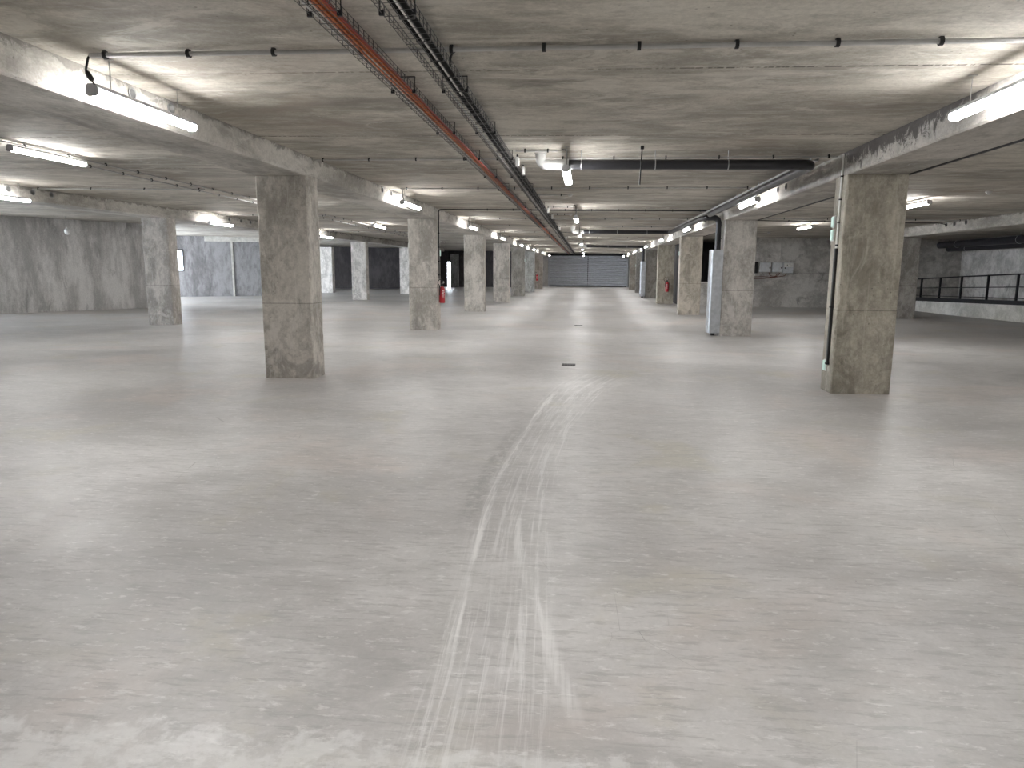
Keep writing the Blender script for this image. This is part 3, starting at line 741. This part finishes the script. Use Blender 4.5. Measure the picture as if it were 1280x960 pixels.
# steel channel beside the pipe run along the right beam
t = empty('steel_channel', (xr + .07, 9.6, zs(xr, 9.6) - .1), 'galvanised steel channel running along the stained right beam next to the drain pipe', 'channel')
mb = MB(); oz = t.location.z; ya, yb = 0, 14.0
for (u0, u1, w0_, w1_) in ((-.045, .045, 0, .004), (-.045, -.041, .004, .035), (.041, .045, .004, .035)):
    q = [(u0, ya), (u1, ya), (u1, yb), (u0, yb)]
    f0 = lambda u, y, w: (u, y, zs(xr, 9.6 + y) - .1 - oz + w)
    mb.hexa([f0(u, y, w0_) for u, y in q], [f0(u, y, w1_) for u, y in q])
mb.build('profile', M['steel'], t)
for y in (1.2, 3.0, 4.8, 6.6, 8.6, 10.6, 12.6):
    MB().tube([(0, y, f0(0, y, 0)[2]), (0, y, zs(xr + .07, 9.6 + y) - oz)], .005, 6).build('hanger_rod', M['steel'], t)

# tall metal pipe covers
def cover(X, Y, w, d, z0, z1, label):
    t = empty('pipe_cover', (X, Y, 0), label, 'pipe cover', 'sheet metal pipe covers')
    mb = MB(); prof = [(-w / 2, .0), (-w / 2 + .035, -d), (w / 2, -d), (w / 2, 0)]
    prof = [(w / 2, d), (-w / 2 + .02, d), (-w / 2, d - .04), (-w / 2, .03), (-w / 2 + .03, 0), (w / 2, 0)]
    mb.extrude(prof, z0, z1, lambda u, v, z: (u, v, z))
    mb.build('sheet_body', M['zinc_sheet'], t)
    MB().tube([(0, d * .5, 0.0), (0, d * .5, z0 + .02)], .06, 16).build('pipe_foot', M['black_pipe'], t)
    m2 = MB()
    for z in (z0 + .25, (z0 + z1) / 2, z1 - .25): m2.lathe([(.007, 0), (.007, -.004), (.003, -.006)], (w / 2 - .05, 0, z), 8, 'y')
    m2.build('screw_heads', M['steel'], t)
    return t
cover(XR - .135, 17.36, .27, .40, .07, 2.03, 'tall galvanised sheet metal cover on the left side of the second right pillar')
cover(XR - .14, 39.6, .27, .40, .07, 1.95, 'smaller far sheet metal cover beside the dark right pillar')

# ------------------------------------------------------------------ fire extinguishers
def extinguisher(loc, rot, label, sc=1.0):
    t = empty('fire_extinguisher', loc, label, 'fire extinguisher', 'red fire extinguishers'); t.rotation_euler = (0, 0, rot); t.scale = (sc, sc, sc)
    MB().lathe([(.060, 0), (.074, .012), (.075, .03), (.075, .34), (.070, .375), (.052, .402), (.026, .415), (.024, .43)], n=24).build('cylinder', M['red'], t)
    MB().lathe([(.020, .425), (.022, .45), (.018, .48), (.010, .485)], n=14).box(-.012, .012, -.045, .02, .47, .488, .003).build('valve', M['black'], t)
    mb = MB(); mb.tube([(0, .01, .485), (0, -.05, .50), (0, -.11, .515)], .009, 6); mb.tube([(0, -.01, .50), (0, -.05, .535), (0, -.10, .555)], .008, 6)
    mb.build('handle', M['box_pale'], t)['label'] = 'pale grey squeeze handle'
    hose = []
    for k in range(15):
        a = -PI * .5 + 2 * PI * k / 14 * .93; hose.append((-.055 + .075 * math.cos(a) - .02, -.06, .475 + .075 * math.sin(a) + .05))
    hose = [(0.015, -.03, .46)] + hose + [(-.09, -.05, .38), (-.085, -.03, .2)]
    MB().tube(hose, .011, 8).build('hose', M['black'], t)
    mb = MB(); n = 8   # printed label: pale lettering bars on the shell
    for (z, h, a0, a1) in ((.30, .016, -.5, .35), (.272, .012, -.45, .5), (.235, .022, -.55, .1), (.20, .010, -.5, .45), (.175, .010, -.5, .3), (.13, .014, -.35, .35)):
        vs = []
        for k in range(n + 1):
            a = -PI / 2 + a0 + (a1 - a0) * k / n
            vs += [(.0758 * math.cos(a), .0758 * math.sin(a), z), (.0758 * math.cos(a), .0758 * math.sin(a), z + h)]
        mb.add(vs, [(2 * k, 2 * k + 2, 2 * k + 3, 2 * k + 1) for k in range(n)])
    mb.build('printed_label', M['white_sheath'], t)
    MB().box(-.03, .03, .05, .10, .30, .44, .004).build('bracket', M['steel'], t)
    return t
extinguisher((xl(18.0) + .10, 18.05, .69), math.radians(40), 'red fire extinguisher on the right side of the second left pillar')
extinguisher((3.62, 32.90, .55), 0, 'red fire extinguisher with a looped hose on the front of a right pillar', 1.05)
extinguisher((xl(47.0) - .42 + .1, 54.4, .62), 0, 'far red fire extinguisher on the last left pillar', 1.05)

# ------------------------------------------------------------------ things on the first right pillar
xf = XR - .014
t = conduit([(xf, 9.62, zs(xf, 9.6) - .01), (xf, 9.62, .35)], 'pale conduit running down the left side of the nearest right pillar', (xf, 9.62, 2.75), (xf, 9.62, 1.9), 4, r=.013, mat='box_pale', grp='pillar conduits')
MB().box(XR - .034, XR + .0, 9.60, 9.65, .36, 1.86, .006).build('black_gutter', M['black'], t)['label'] = 'black cable gutter'
for z in (.36, 1.1): MB().box(XR - .040, XR + .0, 9.592, 9.658, z, z + .03, .004).build('gutter_clip', M['dark_metal'], t)
ge = 'emergency lights'
proto = None
for (p, lab) in (((XR, 9.80, 2.20), 'upper pale green emergency light on the left side of the nearest right pillar'), ((XR, 9.80, 2.03), 'pale green emergency light just under the upper one on the nearest right pillar'),
                 ((XR, 9.72, .34), 'low pale green emergency light near the floor on the nearest right pillar'),
                 ((XR, 25.4, 2.1), 'small emergency light on the left side of the third right pillar'),
                 ((XR, 47.5, 1.75), 'far emergency light on the sixth right pillar')):
    if proto is None:
        t = empty('emergency_light', p, lab, 'emergency light', ge)
        MB().box(-.020, .002, -.05, .05, -.075, .075, .006).build('base', M['white_pvc'], t)
        MB().box(-.034, -.020, -.042, .042, -.066, .066, .006).build('lens', M['lens_on'], t)
        proto = t
    else: t = copy_tree(proto); t.location = p
    t['label'] = lab
for (Y, z, lab) in ((18.25, 1.95, 'small emergency light above the extinguisher on the second left pillar'), (33.35, 2.0, 'emergency light on the right side of the fourth left pillar'), (40.5, 2.0, 'emergency light on the right side of the fifth left pillar')):
    t = copy_tree(proto); t.location = (xl(Y) - .004, Y, z); t.rotation_euler = (0, 0, PI); t['label'] = lab
xf = XR - .02
conduit([(xf, 17.95 - .25, zs(xf, 17.5) - .01), (xf, 17.70, 2.05)], 'pale conduit behind the drain pipe on the second right pillar', (xf, 17.7, 2.6), (xf, 17.7, 2.3), 2, mat='box_pale', grp='pillar conduits')

# ------------------------------------------------------------------ electrical boxes and cables on the right wall
yw = 30.95
for i, (xa, xb, za, zb, lab) in enumerate(((7.17, 7.60, 1.45, 1.85, 'left grey electrical box on the right rear wall'), (7.66, 8.07, 1.45, 1.85, 'middle grey electrical box on the right rear wall'), (8.10, 8.50, 1.41, 1.85, 'right electrical box with a pale upper half on the right rear wall'))):
    t = empty('electrical_box', ((xa + xb) / 2, yw, za), lab, 'electrical box', 'electrical boxes on the right rear wall'); w = (xb - xa) / 2; h = zb - za
    MB().box(-w, w, -.16, 0, 0, h, .012).build('body', M['box_grey'], t)
    if i < 2:
        d = MB().box(-w + .012, w - .012, -.178, -.16, .012, h - .012, .006).build('door', M['box_grey'], t)
        MB().box(w - .075, w - .02, -.192, -.178, h / 2 - .045, h / 2 + .015, .004).build('latch', M['black'], d)
    else:
        MB().box(-w + .012, w - .012, -.178, -.16, h * .58, h - .012, .006).build('upper_panel', M['box_pale'], t)
        d = MB().box(-w + .012, w - .012, -.172, -.16, .012, h * .56, .006).build('door', M['box_grey'], t)
        MB().box(-w + .04, -w + .09, -.185, -.172, h * .5 - .03, h * .5 + .02, .004).build('latch', M['black'], d)
        m2 = MB().box(-.07, -.04, -.182, -.178, h * .72, h * .80); m2.box(.02, .05, -.182, -.178, h * .84, h * .88); m2.build('indicator', M['black'], t)
for i, (mt, pts) in enumerate((('rust', [(7.55, yw - .05, 1.46), (7.6, yw - .05, 1.30), (7.9, yw - .04, 1.27), (8.0, yw - .04, 1.42)]), ('rust', [(6.75, yw - .03, 1.25), (7.3, yw - .03, 1.27), (7.8, yw - .04, 1.24), (7.95, yw - .04, 1.44)]), ('rust', [(6.7, yw - .03, 1.18), (7.4, yw - .03, 1.19), (8.2, yw - .04, 1.30), (8.3, yw - .04, 1.42)]))):
    tag(MB().tube(fillet(pts, .1), .012, 6).build('wall_cable', M[mt]), ['brown cable loop hanging under the electrical boxes', 'upper brown cable running under the electrical boxes', 'lower brown cable running under the electrical boxes'][i], 'cable')
tag(MB().tube([(8.0, yw - .02, 1.85), (8.0, yw - .02, zs(8, yw) - .01)], .010, 6).build('wall_cable', M['conduit']), 'thin cable rising from the electrical boxes to the ceiling', 'cable')
t = tag(MB().box(6.85, 7.08, yw - .12, yw, 1.40, 1.88, .01).build('switch_box', M['black']), 'black switch box left of the grey electrical boxes', 'switch box')

# ------------------------------------------------------------------ roller shutter
dr = structure(bpy.data.objects.new('door_1', None)); COL.objects.link(dr); dr.location = (.085, 61.75, 0)
dr['label'] = 'wide blue grey roller shutter closing the far end of the aisle'
hw = 3.335; mb = MB(); nz = 15; nx = 28; zt = 2.62
vs = []; rows = 0
rnd = random.Random(3)
prof = []
for i in range(nz):
    z = zt * i / nz
    ph = zt / nz; prof += [(z, .09), (z + ph * .22, .09), (z + ph * .25, -.004), (z + ph * .48, -.040), (z + ph * .74, -.036), (z + ph * .98, -.002)]
for (z, y) in prof:
    for k in range(nx + 1):
        x = -hw + .05 + (2 * hw - .1) * k / nx; low = max(0, 1 - z / .75)
        cr = low * low * (.06 * math.sin(x * 2.3 + z * 9) + .035 * math.sin(x * 5.1 - z * 14)) + low * .03
        rt = max(0, (x - 1.6)) * low * .10
        vs.append((x, y - cr * .9 - .02, z + .05 * (1 - z / zt) + rt * math.sin(z * 12 + x)))
    rows += 1
mb.add(vs, [(i * (nx + 1) + k, i * (nx + 1) + k + 1, (i + 1) * (nx + 1) + k + 1, (i + 1) * (nx + 1) + k) for i in range(rows - 1) for k in range(nx)], False)
mb.build('shutter_curtain', M['shutter'], dr)
for x in (-hw, hw): MB().box(x - .06, x + .06, -.10, .05, 0, 2.66, .006).build('guide_rail', M['shutter'], dr)
MB().box(-.03, .03, -.055, -.03, .05, 2.62, .004).build('middle_post', M['dark_metal'], dr)
MB().box(-hw - .05, hw + .05, -.22, .04, 2.60, 2.77, .01).build('shutter_housing', M['dark_metal'], dr)
MB().box(-hw + .05, hw - .05, -.14, -.04, 0, .075, .01).build('bottom_bar', M['dark_metal'], dr)

# ------------------------------------------------------------------ ramp at the right
K = [(13.75, 18.0), (13.32, 23.2), (12.89, 26.7), (12.72, 30.9)]
def ktop(Y): return .54 - (Y - 22.7) * .022
mb = MB()
for (a, b) in zip(K[:-1], K[1:]):
    a1, b1 = (a[0] + .25, a[1]), (b[0] + .25, b[1])
    mb.hexa([(a[0], a[1], 0), (b[0], b[1], 0), (b1[0], b1[1], 0), (a1[0], a1[1], 0)], [(a[0], a[1], ktop(a[1])), (b[0], b[1], ktop(b[1])), (b1[0], b1[1], ktop(b[1])), (a1[0], a1[1], ktop(a[1]))])
tag(mb.build('concrete_kerb', M['kerb']), 'low pale concrete kerb wall carrying the ramp railing at far right', 'kerb wall')
t = empty('railing', (13.32, 23.2, ktop(23.2)), 'black metal railing on the concrete kerb beside the ramp', 'railing'); o3 = t.location
def kx(Y):
    for (a, b) in zip(K[:-1], K[1:]):
        if Y <= b[1]: return a[0] + (b[0] - a[0]) * (Y - a[1]) / (b[1] - a[1]) + .10
    return K[-1][0] + .1
def rail_at(h, shr=0.0): return [(kx(Y) - o3.x, Y - o3.y, ktop(Y) + h(Y) - o3.z) for Y in (18.2, 20.5, 22.0, 23.8, 25.2, 26.6, 27.9, 29.2, 30.8)]
RH = lambda Y: .95 if Y < 23.8 else .95 - (Y - 23.8) * .020
mb = MB(); L_ = rail_at(lambda Y: 0)
for a, b in zip(L_[:-1], L_[1:]):
    mb.hexa([(a[0] - .11, a[1], a[2] - .005), (b[0] - .11, b[1], b[2] - .005), (b[0] + .05, b[1], b[2] - .005), (a[0] + .05, a[1], a[2] - .005)],
            [(a[0] - .11, a[1], a[2] + .13), (b[0] - .11, b[1], b[2] + .13), (b[0] + .05, b[1], b[2] + .13), (a[0] + .05, a[1], a[2] + .13)])
mb.build('base_channel', M['dark_metal'], t)
MB().tube(rail_at(RH), .022, 8).build('top_rail', M['dark_metal'], t)
MB().tube(rail_at(lambda Y: RH(Y) * .58), .014, 8).build('middle_rail', M['dark_metal'], t)
MB().tube(rail_at(lambda Y: .20), .012, 8).build('bottom_rail', M['dark_metal'], t)
for Y in (19.4, 20.9, 22.4, 23.8, 25.15, 26.5, 27.85, 29.2, 30.5):
    x = kx(Y) - o3.x; z = ktop(Y) - o3.z
    MB().box(x - .03, x + .03, Y - o3.y - .03, Y - o3.y + .03, z + .01, z + RH(Y), .005).build('post', M['dark_metal'], t)
for i, (X, z, r) in enumerate(((14.55, 2.50, .10), (14.2, 2.66, .13))):
    t = tag(MB().tube([(X, 12.0, z), (X, 30.9, z - .10)], r, 20).build('ventilation_duct', M['duct']), ['lower dark duct along the top of the ramp wall', 'upper dark duct along the ceiling above the ramp'][i], 'duct', 'ducts over the ramp')
    for Y in (15.5, 20.5, 25.5, 29.5):
        zz = z - .10 * (Y - 12) / 18.9
        mb = MB(); mb.tube([(X, Y, zz + r - .01), (X, Y, zs(X, Y))], .006, 6); n = 20
        mb.tube([(X + (r + .004) * math.cos(2 * PI * k / n), Y, zz + (r + .004) * math.sin(2 * PI * k / n)) for k in range(n)], .010, 5, closed=True)
        mb.build('duct_hanger', M['steel'], t)

# ------------------------------------------------------------------ small ceiling devices and floor drains
def detector(X, Y, label, drop=0.0, r=.055):
    t = empty('smoke_detector', (X, Y, zs(X, Y) - drop), label, 'detector', 'ceiling detectors')
    MB().lathe([(r * .9, 0.002), (r, -.012), (r, -.022)], n=20).build('base', M['white_pvc'], t)
    MB().lathe([(r * .85, -.022), (r * .75, -.045), (r * .4, -.058), (.005, -.060)], n=20).build('dome', M['white_pvc'], t)
    if drop: MB().tube([(0, 0, 0), (0, 0, drop)], .006, 6).build('stem', M['conduit'], t)
detector(-.36, 14.55, 'white ceiling detector at the end of a short conduit beyond the nearest aisle lamp')
detector(-.46, 19.4, 'small white ceiling detector beyond the second aisle lamp')
detector(7.05, 13.75, 'white domed detector on the right bay ceiling above the ramp beam')
detector(6.5, 26.97, 'small white detector on the ceiling before the electrical box wall')
detector(-14.3, 25.2, 'white detector on the far left ceiling right of the outer left pillar')
t = empty('hanging_globe', (-16.9, 22.0, zs(-16.9, 22)), 'small white globe hanging from a wire in front of the oblique left wall', 'globe light')
MB().tube([(0, 0, 0), (.02, 0, -.25), (.03, 0, -.38)], .008, 6).build('wire', M['conduit'], t)
MB().lathe([(.02, -.36), (.03, -.40), (.07, -.43), (.09, -.48), (.085, -.54), (.05, -.59), (.005, -.605)], (.03, 0, 0), 18).build('globe', M['white_pvc'], t)
for (X, Y, lab) in ((-.27, 11.78, 'nearer small dark drain cover set in the aisle floor'), (-.20, 19.97, 'farther small dark drain cover set in the aisle floor')):
    t = empty('floor_drain', (X, Y, 0), lab, 'drain cover', 'floor drains')
    MB().box(-.115, .115, -.115, .115, -.01, .006, .003).build('frame', M['drain'], t)
    mb = MB()
    for k in range(7): mb.box(-.09 + k * .028, -.078 + k * .028, -.09, .09, .004, .010)
    mb.build('grate', M['dark_metal'], t)

# ------------------------------------------------------------------ daylight, camera, colour
w = bpy.data.worlds.new('World'); S.world = w; w.use_nodes = True
nt = w.node_tree; bg = nt.nodes['Background']
bg.inputs[0].default_value = (.80, .88, 1.0, 1); bg.inputs[1].default_value = 12.0

cam = bpy.data.cameras.new('camera'); co = bpy.data.objects.new('camera', cam); COL.objects.link(co)
f = 887.0; vp = (733.6, 334.7); roll = .0045
yv = Vector(((vp[0] - 640) / f, (vp[1] - 480) / f, 1)).normalized()
n = yv.cross(Vector(((vp[0] + 1000 - 640) / f, (vp[1] + 1000 * roll - 480) / f, 1))).normalized()
if n.y < 0: n = -n
xv = n.cross(yv)
if xv.x < 0: xv = -xv
R = Matrix((xv, yv, -n))           # rows: world axes in image space (right, down, forward)
right, down, fwd = R.col[0], R.col[1], R.col[2]
mw = Matrix.Identity(4)
for i in range(3): mw[i][0] = right[i]; mw[i][1] = -down[i]; mw[i][2] = -fwd[i]
mw[0][3], mw[1][3], mw[2][3] = 0, 0, 1.6
co.matrix_world = mw
cam.sensor_fit = 'HORIZONTAL'; cam.sensor_width = 36; cam.lens = f / 1280 * 36; cam.clip_start = .05; cam.clip_end = 300
S.camera = co
vs_ = S.view_settings; vs_.view_transform = 'Standard'; vs_.look = 'None'; vs_.gamma = 1; vs_.use_curve_mapping = False; vs_.exposure = 1.3
